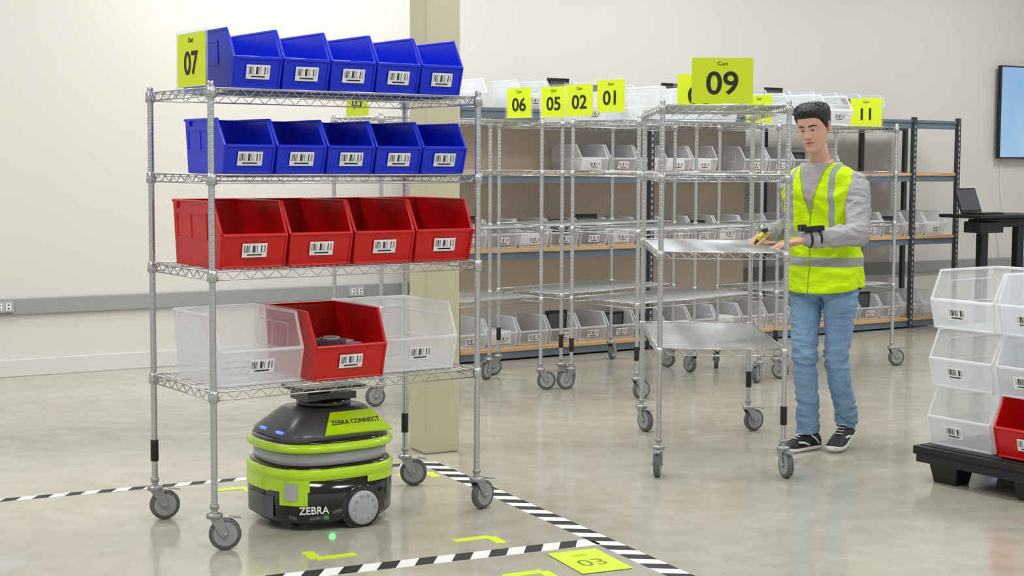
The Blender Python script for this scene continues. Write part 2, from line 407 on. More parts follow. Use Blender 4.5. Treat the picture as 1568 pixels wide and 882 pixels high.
for n, x, y in (('06', 0.047, 10.40), ('05', 0.28, 10.20), ('02', 0.44, 9.90), ('01', 0.63, 9.66)):
    sign(n, x, y, 1.80+(0.03 if n == '01' else 0.012), -54.8+12, 0.225, 0.205)
sign('10', 1.75, 10.70, 1.79, -54.8, 0.25, 0.2); sign('11', 2.68, 11.44, 1.79, -54.8+20, 0.25, 0.215)
sign('03', -0.97, 9.45, 1.79, -54.8)

# ------------------------------------------------------------ static shelving
SA = 33.5; sx, sy = U(SA); SO = Vector((-0.42, 11.12, 0))
LV = (0.095, 0.85, 1.43, 1.915); SL = 5.5; SD = 0.6
e = empty('steel_shelving_unit', SO, radians(SA))
mb = MB()
for z in LV:
    mb.box((SL/2, SD/2-0.01, z-0.012), (SL, SD+0.03, 0.024), 1 if z < 1.5 else 0)
    for y in (0.0, SD): mb.box((SL/2, y, z-0.052), (SL, 0.03, 0.055), 0)
    for k in range(7): mb.box((SL*k/6, SD/2, z-0.04), (0.03, SD, 0.03), 0)
for x in (0.0, 1.83, 3.66, 4.9, SL):
    for y in (-0.03, SD+0.012):
        mb.box((x, y-0.008, 0.97), (0.045, 0.003, 1.94), 2)
        mb.box((x-0.021, y+0.008, 0.97), (0.003, 0.035, 1.94), 2)
        z = 0.05
        while z < 1.9:
            if y < 0: mb.box((x, y-0.0105, z), (0.012, 0.002, 0.025), 3)
            z += 0.05
obj('frame', mb.mesh('shelving', [M_beam, M_wood, M_upright, M_grey]), e)
mb = MB(); mb.box((1.7, SD-0.03, 1.0), (3.35, 0.01, 1.8)); obj('back_panel', mb.mesh('panel', [M_board]), e)
B_s = bin_mesh('clear_bin_small', 0.27, 0.42, 0.22, M_clear, rim=M_clearrim)
random.seed(11)
e2 = empty('clear_storage_bins', SO, radians(SA))
blk = MB()
for li, z in enumerate(LV):
    n = 19
    for i in range(n):
        x = 0.17+i*0.285
        if li == 3 and (i in (1, 6, 10) or i > 15): continue
        if li == 2 and (i in (0, 1, 2, 3, 9) or i > 13): continue
        obj('bin', B_s, e2, (x, 0.03, z+0.001))
        if random.random() < 0.35:
            T = Matrix.Translation((x, 0.17, z+0.02)) @ Matrix.Rotation(0.12, 4, 'X')
            hh = random.choice((0.16, 0.19, 0.23))
            blk.box((0, 0, hh/2), (0.20, 0.02, hh), 0, T); blk.box((0, -0.012, hh/2), (0.16, 0.004, hh*.8), 1, T)
        elif random.random() < 0.5:
            T = Matrix.Translation((x, 0.22, z+0.02))
            blk.box((0, 0, 0.05), (0.20, 0.28, 0.10), 2, T)
obj('packed_laptops', blk.mesh('laptops', [M_black, M_dgrey, M_white]), e2)

for (bx, by, ba), lst in (((0.34, 10.17, 45.6), (0.45, 0.85)), ((0.80, 9.5, 41.5), (0.55, 0.95)), ((1.86, 10.5, A), (0.35, 0.72))):
    ax, ay = U(ba)
    for s in lst: place('clear_storage_bin', B_s, Vector((bx, by, 0)), s, 0.10, SH[0]+0.008, ax, ay, radians(ba))

# ------------------------------------------------------------ television
wx, wy = U(31.5)
tvp = Vector((5.04, 15.59, 0))+wx*0.72-wy*0.07
e = empty('wall_television', (tvp.x, tvp.y, 2.05), WA)
mb = MB(); mb.box((0, 0, 0), (1.66, 0.045, 0.95), 0); mb.box((0, 0.04, 0), (0.5, 0.05, 0.4), 0); o = obj('housing', mb.mesh('tv', [M_black]), e); bevel(o, 0.006)
M_scr = bpy.data.materials.new('screen'); M_scr.use_nodes = True; nt = M_scr.node_tree; b = nt.nodes['Principled BSDF']
tc = nt.nodes.new('ShaderNodeTexCoord'); gr = nt.nodes.new('ShaderNodeTexNoise'); gr.inputs['Scale'].default_value = 1.2
cr = nt.nodes.new('ShaderNodeValToRGB'); cr.color_ramp.elements[0].color = rgb(90, 150, 215); cr.color_ramp.elements[1].color = rgb(190, 222, 240)
nt.links.new(tc.outputs['Object'], gr.inputs[0]); nt.links.new(gr.outputs['Fac'], cr.inputs[0]); nt.links.new(cr.outputs[0], b.inputs['Emission Color']); b.inputs['Emission Strength'].default_value = 0.75
b.inputs['Base Color'].default_value = (0.02, 0.03, 0.04, 1); b.inputs['Roughness'].default_value = 0.15
mb = MB(); mb.box((0, -0.024, 0), (1.63, 0.003, 0.92), 0); obj('screen', mb.mesh('scr', [M_scr]), e)
mb = MB(); mb.tube([(-0.7, 0.05, -0.47), (-0.72, 0.05, -0.7), (-0.68, 0.05, -0.95), (-0.75, 0.05, -1.2), (-0.7, 0.05, -1.5)], 0.004, 6); obj('cable', mb.mesh('cable', [M_white]), e)

# ------------------------------------------------------------ desk + laptop
e = empty('standing_desk', (4.45, 13.75, 0), radians(31.5))
mb = MB(); mb.box((0, 0, 1.045), (1.0, 0.5, 0.03)); mb.box((0, 0, 0.98), (0.7, 0.08, 0.08)); mb.box((-0.2, 0, 0.52), (0.09, 0.07, 0.95)); mb.box((0.28, 0, 0.52), (0.09, 0.07, 0.95))
mb.box((-0.2, 0, 0.02), (0.08, 0.5, 0.04)); mb.box((0.28, 0, 0.02), (0.08, 0.5, 0.04)); mb.box((-0.3, -0.1, 0.95), (0.3, 0.2, 0.1))
o = obj('frame', mb.mesh('desk', [M_black]), e); bevel(o, 0.008)
e = empty('laptop_computer', (4.28, 13.66, 1.06), radians(31.5+10))
mb = MB(); mb.box((0, 0, 0.009), (0.34, 0.23, 0.016), 0)
T = Matrix.Translation((0, 0.115, 0.016)) @ Matrix.Rotation(-0.35, 4, 'X')
mb.box((0, 0, 0.115), (0.34, 0.01, 0.23), 0, T); mb.box((0, -0.006, 0.118), (0.31, 0.002, 0.195), 1, T); mb.box((0, -0.01, 0.018), (0.29, 0.12, 0.002), 1)
obj('body', mb.mesh('laptop', [M_black, M_dgrey]), e)

# ------------------------------------------------------------ right bin stack on dolly
RA = radians(-54.8); rx, ry = U(-54.8); RO = Vector((1.95, 7.09, 0))
e = empty('pallet_dolly', RO, RA)
mb = MB(); mb.box((0.6, 0.33, 0.148), (1.24, 0.70, 0.04))
mb.box((0.6, -0.01, 0.118), (1.2, 0.02, 0.05)); mb.box((0.6, 0.67, 0.118), (1.2, 0.02, 0.05)); mb.box((-0.005, 0.33, 0.118), (0.02, 0.66, 0.05)); mb.box((1.2, 0.33, 0.118), (0.02, 0.66, 0.05))
for x in (0.13, 0.6, 1.07):
    for y in (0.08, 0.58): mb.box((x, y, 0.065), (0.18, 0.14, 0.13), 0, None, 0.7)
for k in range(8): mb.box((0.6, 0.02+0.09*k, 0.1705), (1.2, 0.02, 0.005))
o = obj('deck', mb.mesh('dolly', [M_black]), e); bevel(o, 0.006)
B_clr2 = bin_mesh('clear_bin_wide', 0.365, 0.5, 0.275, M_clear, True, -0.03, rim=M_clearrim)
B_red2 = bin_mesh('red_bin_wide', 0.365, 0.5, 0.275, M_red)
for c in range(3):
    for r in range(3):
        red = (r == 0 and c == 1)
        place('red_storage_bin' if red else 'clear_storage_bin', B_red2 if red else B_clr2, RO, 0.20+c*0.375, 0.03, 0.174+r*0.279, rx, ry, RA)

# ------------------------------------------------------------ mobile robot
RC = P7+ux*0.605+uy*0.28
e = empty('warehouse_robot', (RC.x, RC.y, 0), radians(A+180))
e.scale = (0.965, 0.965, 1.0)
def se(a, b, n, z, N=72, cx=0.0):
    R = []
    for j in range(N):
        t = 2*pi*j/N; c, s_ = cos(t), sin(t)
        R.append((cx+a*math.copysign(abs(c)**(2/n), c), b*math.copysign(abs(s_)**(2/n), s_), z))
    return R
mb = MB()
G = 2.7
def layer(lst, mi): mb.rings([se(a, b, G, z) for a, b, z in lst], mi)
layer([(0.24, 0.22, 0.025), (0.275, 0.255, 0.03), (0.295, 0.275, 0.05), (0.298, 0.278, 0.12), (0.298, 0.278, 0.215)], 0)
layer([(0.296, 0.276, 0.208), (0.303, 0.283, 0.214), (0.303, 0.283, 0.248), (0.296, 0.276, 0.255)], 1)
layer([(0.292, 0.272, 0.248), (0.285, 0.265, 0.262), (0.25, 0.23, 0.265)], 0)
layer([(0.25, 0.23, 0.26), (0.272, 0.252, 0.268), (0.276, 0.256, 0.315), (0.25, 0.23, 0.32)], 2)
layer([(0.27, 0.25, 0.318), (0.297, 0.277, 0.324), (0.303, 0.283, 0.335), (0.298, 0.278, 0.350), (0.282, 0.262, 0.357)], 1)
layer([(0.285, 0.265, 0.353), (0.275, 0.255, 0.366), (0.268, 0.248, 0.369)], 0)
mb.rings([se(0.262, 0.24, 4, 0.362), se(0.25, 0.228, 4, 0.39), se(0.175, 0.13, 4, 0.472, cx=-0.02), se(0.16, 0.115, 4, 0.478, cx=-0.02)], 3)
mb.lathe([(0.11, 0.475), (0.12, 0.48), (0.12, 0.505), (0.08, 0.51)], 32, 0, Matrix.Translation((-0.02, 0, 0)))
mb.box((-0.02, 0, 0.52), (0.24, 0.16, 0.03), 0); mb.lathe([(0.05, 0.53), (0.05, 0.55)], 20, 0); mb.box((-0.02, 0, 0.556), (0.30, 0.22, 0.018), 0)
def patch(t0, t1, z0, z1, off, mi, N=14):
    def pt(t, z):
        c, s_ = cos(t), sin(t)
        return ((0.298+off)*math.copysign(abs(c)**(2/G), c), (0.278+off)*math.copysign(abs(s_)**(2/G), s_), z)
    R = [[pt(t0+(t1-t0)*i/N, z) for i in range(N+1)] for z in (z0, z1)]
    mb.rings(R, mi, True, False, None, False)
rd = radians
patch(rd(10), rd(60), 0.165, 0.215, 0.004, 1); patch(rd(28), rd(58), 0.11, 0.20, 0.0045, 1); patch(rd(34), rd(48), 0.13, 0.20, 0.007, 2)
patch(rd(-40), rd(14), 0.16, 0.215, 0.004, 1)
patch(rd(100), rd(180), 0.185, 0.215, 0.004, 1)
patch(rd(-15), rd(20), 0.05, 0.14, 0.003, 3)
Wm = Matrix.Translation((-0.055, 0.252, 0.083)) @ Matrix.Rotation(-pi/2, 4, 'X')
mb.lathe([(0.098, 0.0), (0.098, 0.02), (0.09, 0.03), (0.082, 0.031)], 40, 0, Wm)
mb.lathe([(0.066, 0.02), (0.070, 0.03), (0.070, 0.045), (0.064, 0.05), (0.05, 0.052), (0.02, 0.053)], 40, 2, Wm)
for k in range(10):
    a = 2*pi*k/10; mb.box((0.05*cos(a), 0.05*sin(a), 0.0525), (0.012, 0.012, 0.002), 4, Wm)
for sx_ in (-0.17, 0.17):
    for sy_ in (-0.1, 0.1):
        mb.lathe([(0.025, -0.012), (0.025, 0.012)], 16, 0, Matrix.Translation((sx_, sy_, 0.025)) @ Matrix.Rotation(pi/2, 4, 'X'))
for s in (1, -1):
    q = [(-0.23, s*0.236, 0.385), (0.10, s*0.236, 0.385), (0.03, s*0.150, 0.462), (-0.17, s*0.150, 0.462)]
    n = Vector((0, 0.077*s, 0.086)).normalized()*0.006
    q = [Vector(p)+n for p in q]; lo = [p-n*1.6 for p in q]
    mb.add(q+lo, [(0, 1, 2, 3), (7, 6, 5, 4), (0, 4, 5, 1), (1, 5, 6, 2), (2, 6, 7, 3), (3, 7, 4, 0)], 1)
M_led = mat('blue_led', rgb(40, 60, 255), 0.3, emit=rgb(50, 70, 255), es=5)
mb.box((0.240, 0.10, 0.395), (0.02, 0.05, 0.008), 5); mb.box((0.240, -0.05, 0.395), (0.02, 0.05, 0.008), 5)
ro = obj('body', mb.mesh('robot', [M_blackgloss, M_bgreen, M_grey, M_dgrey, M_hub, M_led]), e)
text('side_lettering', 'ZEBRA', 0.042, M_white, e, FR(0.165, 0.2615, 0.09, (-.922, .387, 0), (0, 0, 1), (.387, .922, 0)), 1, 0.004, 0.0006)
nn = Vector((0, 0.077, 0.086)).normalized(); yy = Vector((0, -0.086, 0.077)).normalized()
pc = Vector((-0.07, 0.193, 0.4235))+nn*0.0068
text('panel_lettering', 'ZEBRA CONNECT', 0.032, M_ink, e, FR(pc.x, pc.y, pc.z, (-1, 0, 0), yy, nn), 0.9, 0.0004, 0.0006)
l = bpy.data.lights.new('underglow', 'POINT'); l.energy = 0.02; l.color = (0.1, 1, 0.3); l.shadow_soft_size = 0.015
lo = bpy.data.objects.new('underglow', l); COL.objects.link(lo); lo.parent = e; lo.location = (0.1, 0.30, 0.015)
# blue floor-projection lamp spilling on the floor at the left
l = bpy.data.lights.new('blue_floor_spot', 'SPOT'); l.energy = 5; l.color = (0.25, 0.25, 1); l.spot_size = radians(24); l.spot_blend = 1.0; l.shadow_soft_size = 0.02
lo = bpy.data.objects.new('blue_floor_spot', l); COL.objects.link(lo); lo.location = (-1.88, 5.52, 0.75)

# ------------------------------------------------------------ person
def fabric(name, col, bscale, bump, var=0.08):
    m = mat(name, col, 0.85, var=var, vscale=6, spec=0.2)
    nt = m.node_tree; b = nt.nodes['Principled BSDF']
    tc = nt.nodes.new('ShaderNodeTexCoord')
    mp = nt.nodes.new('ShaderNodeMapping'); mp.inputs['Scale'].default_value = (1, 1, 1.6); mp.inputs['Rotation'].default_value = (0.5, 0.3, 0)
    nz = nt.nodes.new('ShaderNodeTexNoise'); nz.inputs['Scale'].default_value = bscale; nz.inputs['Detail'].default_value = 3; nz.inputs['Distortion'].default_value = 0.8
    bp = nt.nodes.new('ShaderNodeBump'); bp.inputs['Strength'].default_value = bump; bp.inputs['Distance'].default_value = 0.03
    nt.links.new(tc.outputs['Object'], mp.inputs[0]); nt.links.new(mp.outputs[0], nz.inputs['Vector']); nt.links.new(nz.outputs['Fac'], bp.inputs['Height']); nt.links.new(bp.outputs['Normal'], b.inputs['Normal'])
    return m
M_shirt = fabric('grey_sweatshirt', rgb(166, 164, 168), 14, 0.5)
M_jeans = fabric('light_denim', rgb(126, 158, 190), 14, 0.65, 0.38)
M_skin = mat('skin', rgb(214, 168, 144), 0.5, var=0.05, vscale=15)
M_skin.node_tree.nodes['Principled BSDF'].inputs['Subsurface Weight'].default_value = 0.1
M_skin.node_tree.nodes['Principled BSDF'].inputs['Subsurface Radius'].default_value = (0.01, 0.004, 0.002)
M_hair = mat('black_hair', rgb(20, 17, 17), 0.45, bump=0.6, bscale=90)
M_lip = mat('lips', rgb(190, 122, 110), 0.45)
M_eye = mat('eye_white', rgb(225, 220, 214), 0.3)
M_sole = mat('white_sole', rgb(225, 225, 222), 0.5)
M_shoe = mat('black_shoe', rgb(28, 27, 30), 0.6, bump=0.2, bscale=200)
PA = radians(-40.3)
per = empty('warehouse_worker', (1.642, 7.87, 0), PA)

def remesh(o, vox, sm=4, fac=0.5):
    r = o.modifiers.new('r', 'REMESH'); r.mode = 'VOXEL'; r.voxel_size = vox
    s = o.modifiers.new('s', 'SMOOTH'); s.iterations = sm; s.factor = fac
    bpy.context.view_layer.update()
    me = bpy.data.meshes.new_from_object(o.evaluated_get(bpy.context.evaluated_depsgraph_get()))
    o.modifiers.clear(); o.data = me
    me.polygons.foreach_set('use_smooth', [True]*len(me.polygons))
    return me
def ell(cx, cy, z, rx_, ry_, n=2.3, N=40):
    R = []
    for j in range(N):
        t = 2*pi*j/N; c, s_ = cos(t), sin(t)
        R.append((cx+rx_*math.copysign(abs(c)**(2/n), c), cy+ry_*math.copysign(abs(s_)**(2/n), s_), z))
    return R
TOR = [(0.82, 0, 0.005, .13, .10), (0.88, 0, 0.005, .160, .118), (0.95, 0, 0, .165, .120), (1.03, 0, -.005, .16, .112), (1.10, 0, -.01, .155, .108), (1.18, 0, -.015, .162, .112), (1.27, 0, -.02, .178, .12), (1.36, 0, -.03, .188, .12), (1.41, 0, -.035, .180, .105), (1.45, 0, -.04, .145, .092), (1.48, 0, -.045, .102, .078), (1.51, 0, -.05, .068, .066)]
mb = MB()
mb.rings([ell(c, d, z, a, b_) for z, c, d, a, b_ in TOR])
mb.capsule([(0, -.045, 1.46), (0, -.072, 1.53), (0, -.10, 1.60)], [.058, .052, .051], 20)
for s in (-1, 1): mb.capsule([(s*.03, -.045, 1.475), (s*.10, -.04, 1.435), (s*.17, -.036, 1.405)], [.045, .052, .06], 16)
LSH, LEL, LWR = (.190, -.035, 1.392), (.262, -.125, 1.150), (.088, -.352, 1.125)
RSH, REL, RWR = (-.190, -.03, 1.392), (-.240, .12, 1.165), (-.278, -.11, 1.135)
def mid(a, b_, t): return tuple(a[i]+(b_[i]-a[i])*t for i in range(3))
for sh, el, wr in ((LSH, LEL, LWR), (RSH, REL, RWR)):
    mb.capsule([sh, mid(sh, el, .35), mid(sh, el, .7), el], [.070, .068, .063, .060], 20)
    mb.capsule([el, mid(el, wr, .35), mid(el, wr, .7), mid(el, wr, .88), mid(el, wr, .97)], [.060, .058, .050, .047, .036], 20)
legs = [([(.088, .01, .90), (.100, 0, .78), (.094, -.005, .64), (.086, -.012, .50), (.082, .03, .40), (.079, .085, .28), (.077, .135, .16), (.077, .145, .125)], [.098, .088, .074, .064, .062, .060, .060, .060]),
        ([(-.088, .01, .90), (-.090, -.02, .78), (-.070, -.065, .64), (-.048, -.10, .50), (-.044, -.095, .40), (-.042, -.075, .28), (-.044, -.06, .13), (-.044, -.06, .09)], [.098, .088, .074, .064, .062, .060, .061, .061])]
for P_, R_ in legs: mb.tube(P_, R_, 22)
mb.ball((.075, .05, .90), (.090, .085, .10)); mb.ball((-.075, .05, .90), (.090, .085, .10))
body = obj('body', mb.mesh('body', []), per)
me = remesh(body, 0.007, 5)
def folds(me, amp_fn):
    nr = [v.normal.copy() for v in me.vertices]
    for v, n in zip(me.vertices, nr):
        a, sc_ = amp_fn(v.co)
        if a == 0: continue
        q = Vector((v.co.x*sc_[0], v.co.y*sc_[1], v.co.z*sc_[2]))
        w = noise.noise_vector(q*0.6)*0.8
        r_ = 1-abs(noise.noise(q+w))*2.4
        r2 = noise.noise(q*2.3+w)*0.35
        v.co += n*(a*(r_-0.45+r2))
    me.update()
def bodyamp(c):
    if c.z > 1.49 and abs(c.x) < .09: return 0, None
    if c.z < .945:
        k = .0045+.0065*math.exp(-((c.z-.50)/.09)**2)+.008*math.exp(-((c.z-.17)/.10)**2)+.005*math.exp(-((c.z-.83)/.06)**2)
        return k, (9, 9, 19)
    if abs(c.x) > .19 or c.y < -.16 or c.y > .12: return .0095, (11, 13, 21)
    return .002, (8, 8, 8)
folds(me, bodyamp)
for m in (M_shirt, M_jeans, M_skin): me.materials.append(m)
mi = []
for p in me.polygons:
    c = p.center
    if c.z < 0.945: mi.append(1)
    elif c.z > 1.505 and abs(c.x) < .09: mi.append(2)
    else: mi.append(0)
me.polygons.foreach_set('material_index', mi)
mb = MB(); mb.tube([(.062*cos(t), -.054+.062*sin(t), 1.502+0.014*sin(t)) for t in [2*pi*i/28 for i in range(29)]], .009, 8); obj('collar', mb.mesh('collar', [M_shirt]), per)
mb = MB()
for el, wr in ((LEL, LWR), (REL, RWR)): mb.tube([mid(el, wr, .88), mid(el, wr, .94), mid(el, wr, 1.02)], [.043, .042, .036], 18)
obj('cuffs', mb.mesh('cuffs', [M_shirt]), per)

# vest
M_vest = fabric('safety_vest', rgb(200, 238, 20), 14, 0.35, 0.06)
nt = M_vest.node_tree; b = nt.nodes['Principled BSDF']
src = b.inputs['Base Color'].links[0].from_socket
tc = nt.nodes.new('ShaderNodeTexCoord'); sp = nt.nodes.new('ShaderNodeSeparateXYZ'); nt.links.new(tc.outputs['Object'], sp.inputs[0])
def mth(op, a, b_=None, c_=None):
    n = nt.nodes.new('ShaderNodeMath'); n.operation = op
    for i, v in enumerate((a, b_, c_)):
        if v is None: continue
        if isinstance(v, (int, float)): n.inputs[i].default_value = v
        else: nt.links.new(v, n.inputs[i])
    return n.outputs[0]
X, Y, Z = sp.outputs
aX = mth('ABSOLUTE', X)
def band(v, lo, hi): return mth('MULTIPLY', mth('GREATER_THAN', v, lo), mth('LESS_THAN', v, hi))
h1 = band(Z, 0.975, 1.025); h2 = band(Z, 1.125, 1.16)
v1 = mth('MULTIPLY', band(aX, 0.100, 0.130), mth('GREATER_THAN', Z, 1.16))
mask = mth('MAXIMUM', mth('MAXIMUM', h1, mth('MULTIPLY', h2, mth('GREATER_THAN', aX, 0.03))), v1)
vw = mth('MULTIPLY', mth('SUBTRACT', Z, 1.25), 0.30)
front = mth('LESS_THAN', Y, -0.03)
vee = mth('MULTIPLY', mth('MULTIPLY', mth('LESS_THAN', aX, vw), front), mth('GREATER_THAN', Z, 1.25))
vee2 = mth('MULTIPLY', mth('MULTIPLY', mth('LESS_THAN', aX, mth('ADD', vw, 0.009)), front), mth('GREATER_THAN', Z, 1.225))
zip_ = mth('MULTIPLY', mth('MULTIPLY', mth('LESS_THAN', aX, 0.004), front), mth('LESS_THAN', Z, 1.25))
dark = mth('MAXIMUM', vee2, zip_)
def mixc(f, a, col):
    n = nt.nodes.new('ShaderNodeMix'); n.data_type = 'RGBA'; nt.links.new(f, n.inputs[0]); nt.links.new(a, n.inputs[6]); n.inputs[7].default_value = col
    return n.outputs[2]
c1 = mixc(mask, src, rgb(160, 165, 162)); c2 = mixc(dark, c1, rgb(150, 180, 20)); c3 = mixc(vee, c2, rgb(166, 164, 168))
nt.links.new(c3, b.inputs['Base Color'])
def interp(tab, z):
    for i in range(len(tab)-1):
        if tab[i][0] <= z <= tab[i+1][0]:
            t = (z-tab[i][0])/(tab[i+1][0]-tab[i][0])
            return [tab[i][k]+(tab[i+1][k]-tab[i][k])*t for k in range(1, len(tab[0]))]
    return list(tab[-1][1:]) if z > tab[-1][0] else list(tab[0][1:])
VT = [(0.855, 0, 0.0, .200, .160), (0.95, 0, 0, .197, .152), (1.05, 0, -.005, .190, .142), (1.15, 0, -.012, .188, .138), (1.27, 0, -.02, .200, .142), (1.35, 0, -.03, .212, .142), (1.41, 0, -.035, .210, .128), (1.45, 0, -.04, .182, .112), (1.475, 0, -.043, .145, .100), (1.495, 0, -.046, .108, .090), (1.510, 0, -.05, .082, .080)]
mb = MB(); RR = []; N = 140
for i in range(76):
    z = 0.865+(1.508-0.865)*i/75
    cx, cy, a, b_ = [sum(interp(VT, z+d)[k] for d in (-.012, 0, .012))/3 for k in range(4)]
    w = max(0, 1-(z-0.855)/0.45)
    ring = []
    for j in range(N):
        t = 2*pi*j/N; c, s_ = cos(t), sin(t)
        k = 1+0.035*w*sin(6*t+1.0+z*4)
        zz = z-(0.03*w*max(0, -s_))
        ring.append((cx+k*a*math.copysign(abs(c)**(2/2.4), c), cy+k*b_*math.copysign(abs(s_)**(2/2.4), s_), zz))
    RR.append(ring)
mb.rings(RR, 0, True, False)
vme = mb.mesh('vest', [M_vest])
folds(vme, lambda c: (.009, (9, 9, 12)))
vest = obj('safety_vest', vme, per)
so = vest.modifiers.new('th', 'SOLIDIFY'); so.thickness = 0.005; so.offset = 1

# shoes
def shoe(x, y, z, yaw, pitch):
    T = Matrix.Translation((x, y, z)) @ Matrix.Rotation(yaw, 4, 'Z') @ Matrix.Rotation(pitch, 4, 'X')
    mb = MB()
    st = [(.085, .020, .05, .012), (.075, .033, .085, .0), (.03, .038, .105, 0), (-.02, .038, .095, 0), (-.07, .043, .075, 0), (-.12, .049, .058, 0), (-.165, .047, .048, .004), (-.195, .034, .038, .010), (-.207, .016, .028, .016)]
    R = []; Q = []
    for (yy_, hw_, top, bot) in st:
        R.append([(hw_*cos(t)*(0.95 if sin(t) < 0 else 1), yy_, max(bot+.02, 0)+(top-.02-bot)*(max(0, sin(t))**0.8) if sin(t) >= 0 else bot+.02) for t in [2*pi*j/24 for j in range(24)]])
        Q.append([(hw_*1.06*math.copysign(abs(cos(t))**0.6, cos(t)), yy_*1.02, bot+.014+.014*math.copysign(abs(sin(t))**0.5, sin(t))) for t in [2*pi*j/24 for j in range(24)]])
    mb.rings(R, 0, True, True, T); mb.rings(Q, 1, True, True, T)
    mb.capsule([(0, .02, .07), (0, .03, .13)], [.042, .046], 16, 0, T)
    for s in (-1, 1):
        mb.tube([(s*.044, -.03, .035), (s*.047, -.07, .05), (s*.040, -.10, .052)], .006, 6, 1, True, T)
        mb.tube([(s*.040, .05, .035), (s*.041, .02, .065), (s*.036, -.01, .085)], .005, 6, 1, True, T)
    for k in range(4): mb.tube([(-.02, -.035-.02*k, .097-.009*k), (.02, -.035-.02*k, .097-.009*k)], .003, 5, 1, True, T)
    return mb
o = obj('shoe_right', shoe(-.044, -.065, 0, -0.25, 0).mesh('shoe', [M_shoe, M_sole]), per)
o = obj('shoe_left', shoe(.077, .13, .042, 0.15, 0.22).mesh('shoe', [M_shoe, M_sole]), per)

# head
HM = Matrix.Translation((-.002, -.128, 1.69)) @ Matrix.Rotation(radians(5), 4, 'Z') @ Matrix.Rotation(radians(15), 4, 'X') @ Matrix.Rotation(radians(-5), 4, 'Y')
HT = [(-.120, -.070, -.045, .012), (-.116, -.082, -.02, .026), (-.104, -.090, .0, .037), (-.085, -.091, .03, .049), (-.06, -.090, .058, .059), (-.03, -.090, .080, .067), (0, -.090, .092, .073), (.03, -.094, .098, .076), (.06, -.092, .099, .076), (.085, -.080, .090, .069), (.103, -.058, .070, .053), (.114, -.030, .040, .032), (.119, -.004, .012, .010)]
def smoothtab(z, k):
    return sum(interp(HT, max(-.12, min(.119, z+d)))[k] for d in (-.006, -.003, 0, .003, .006))/5
NG = [(-.05, 0), (-.042, .001), (-.036, .010), (-.029, .0195), (-.022, .0195), (-.008, .0135), (.006, .0085), (.02, .004), (.032, .001), (.05, 0)]
def g(x, s): return math.exp(-(x/s)**2)
def headpt(t, z, off=0.0, feat=True):
    f, bk, w = smoothtab(z, 0), smoothtab(z, 1), smoothtab(z, 2)
    cy = (f+bk)/2; r_ = (bk-f)/2+off; w += off
    x = w*math.copysign(abs(sin(t))**(2/2.25), sin(t)); y = cy-r_*math.copysign(abs(cos(t))**(2/2.1), cos(t))
    if feat and y < cy:
        ng = interp([(a, b_) for a, b_ in NG], z)[0] if -.05 < z < .05 else 0
        sw = .0085+.0055*max(0, min(1, (.02-z)/.05))
        dy = -ng*g(x, sw)
        dy += -.007*g(abs(x)-.0125, .006)*g(z+.030, .008)
        dy += .008*g(abs(x)-.031, .015)*g(z-.008, .011)
        dy += -.003*g(abs(x)-.030, .02)*g(z-.029, .008)
        dy += -.0045*g(abs(x)-.043, .016)*g(z+.020, .016)
        dy += -.006*g(x, .023)*(g(z+.053, .006)+g(z+.066, .007))
        dy += .004*g(x, .024)*g(z+.0585, .0025)
        dy += -.006*g(x, .018)*g(z+.098, .012)
        dy += .003*g(x, .02)*g(z+.080, .007)
        y += dy
    return (x, y, z)
def fy(x, z):
    lo_, hi_ = 0.0, pi/2
    for _ in range(24):
        m_ = (lo_+hi_)/2
        if headpt(m_, z)[0] < abs(x): lo_ = m_
        else: hi_ = m_
    return headpt(lo_, z)[1]
mb = MB(); NT = 180; NZ = 110; R = []
for i in range(NZ+1):
    z = -.1199+.2388*i/NZ
    R.append([headpt(2*pi*j/NT, z) for j in range(NT)])
mb.rings(R, 0, True, True, HM)
for s in (-1, 1):
    T = HM @ Matrix.Translation((s*.076, .012, -.002)) @ Matrix.Rotation(s*0.35, 4, 'Z')
    mb.ball((0, 0, 0), (.007, .017, .030), 10, 0, T)
    mb.tube([(s*.005, .012*cos(t)*1.2, .026*sin(t)+.002) for t in [radians(a) for a in range(-100, 200, 20)]], .0038, 8, 0, True, T)
xs = [-.024, -.018, -.010, -.004, 0, .004, .010, .018, .024]
mb.tube([(x_, fy(x_, -.0535)+.001, -.0535-.004*(abs(x_)/.024)**2+(.001 if 0 < abs(x_) < .011 else 0)) for x_ in xs], [(.001, .001), (.0025, .0028), (.003, .0042), (.003, .0042), (.003, .0036), (.003, .0042), (.003, .0042), (.0025, .0028), (.001, .001)], 8, 1, True, HM)
mb.tube([(x_*.9, fy(x_*.9, -.064)+.001, -.0640+.005*(abs(x_)/.024)**2) for x_ in xs], [(.001, .001), (.0025, .003), (.0035, .0042), (.004, .005), (.004, .005), (.004, .005), (.0035, .0042), (.0025, .003), (.001, .001)], 8, 1, True, HM)
mb.tube([(x_, fy(x_, -.0588)-.0016, -.0588) for x_ in xs], .0009, 5, 2, True, HM)
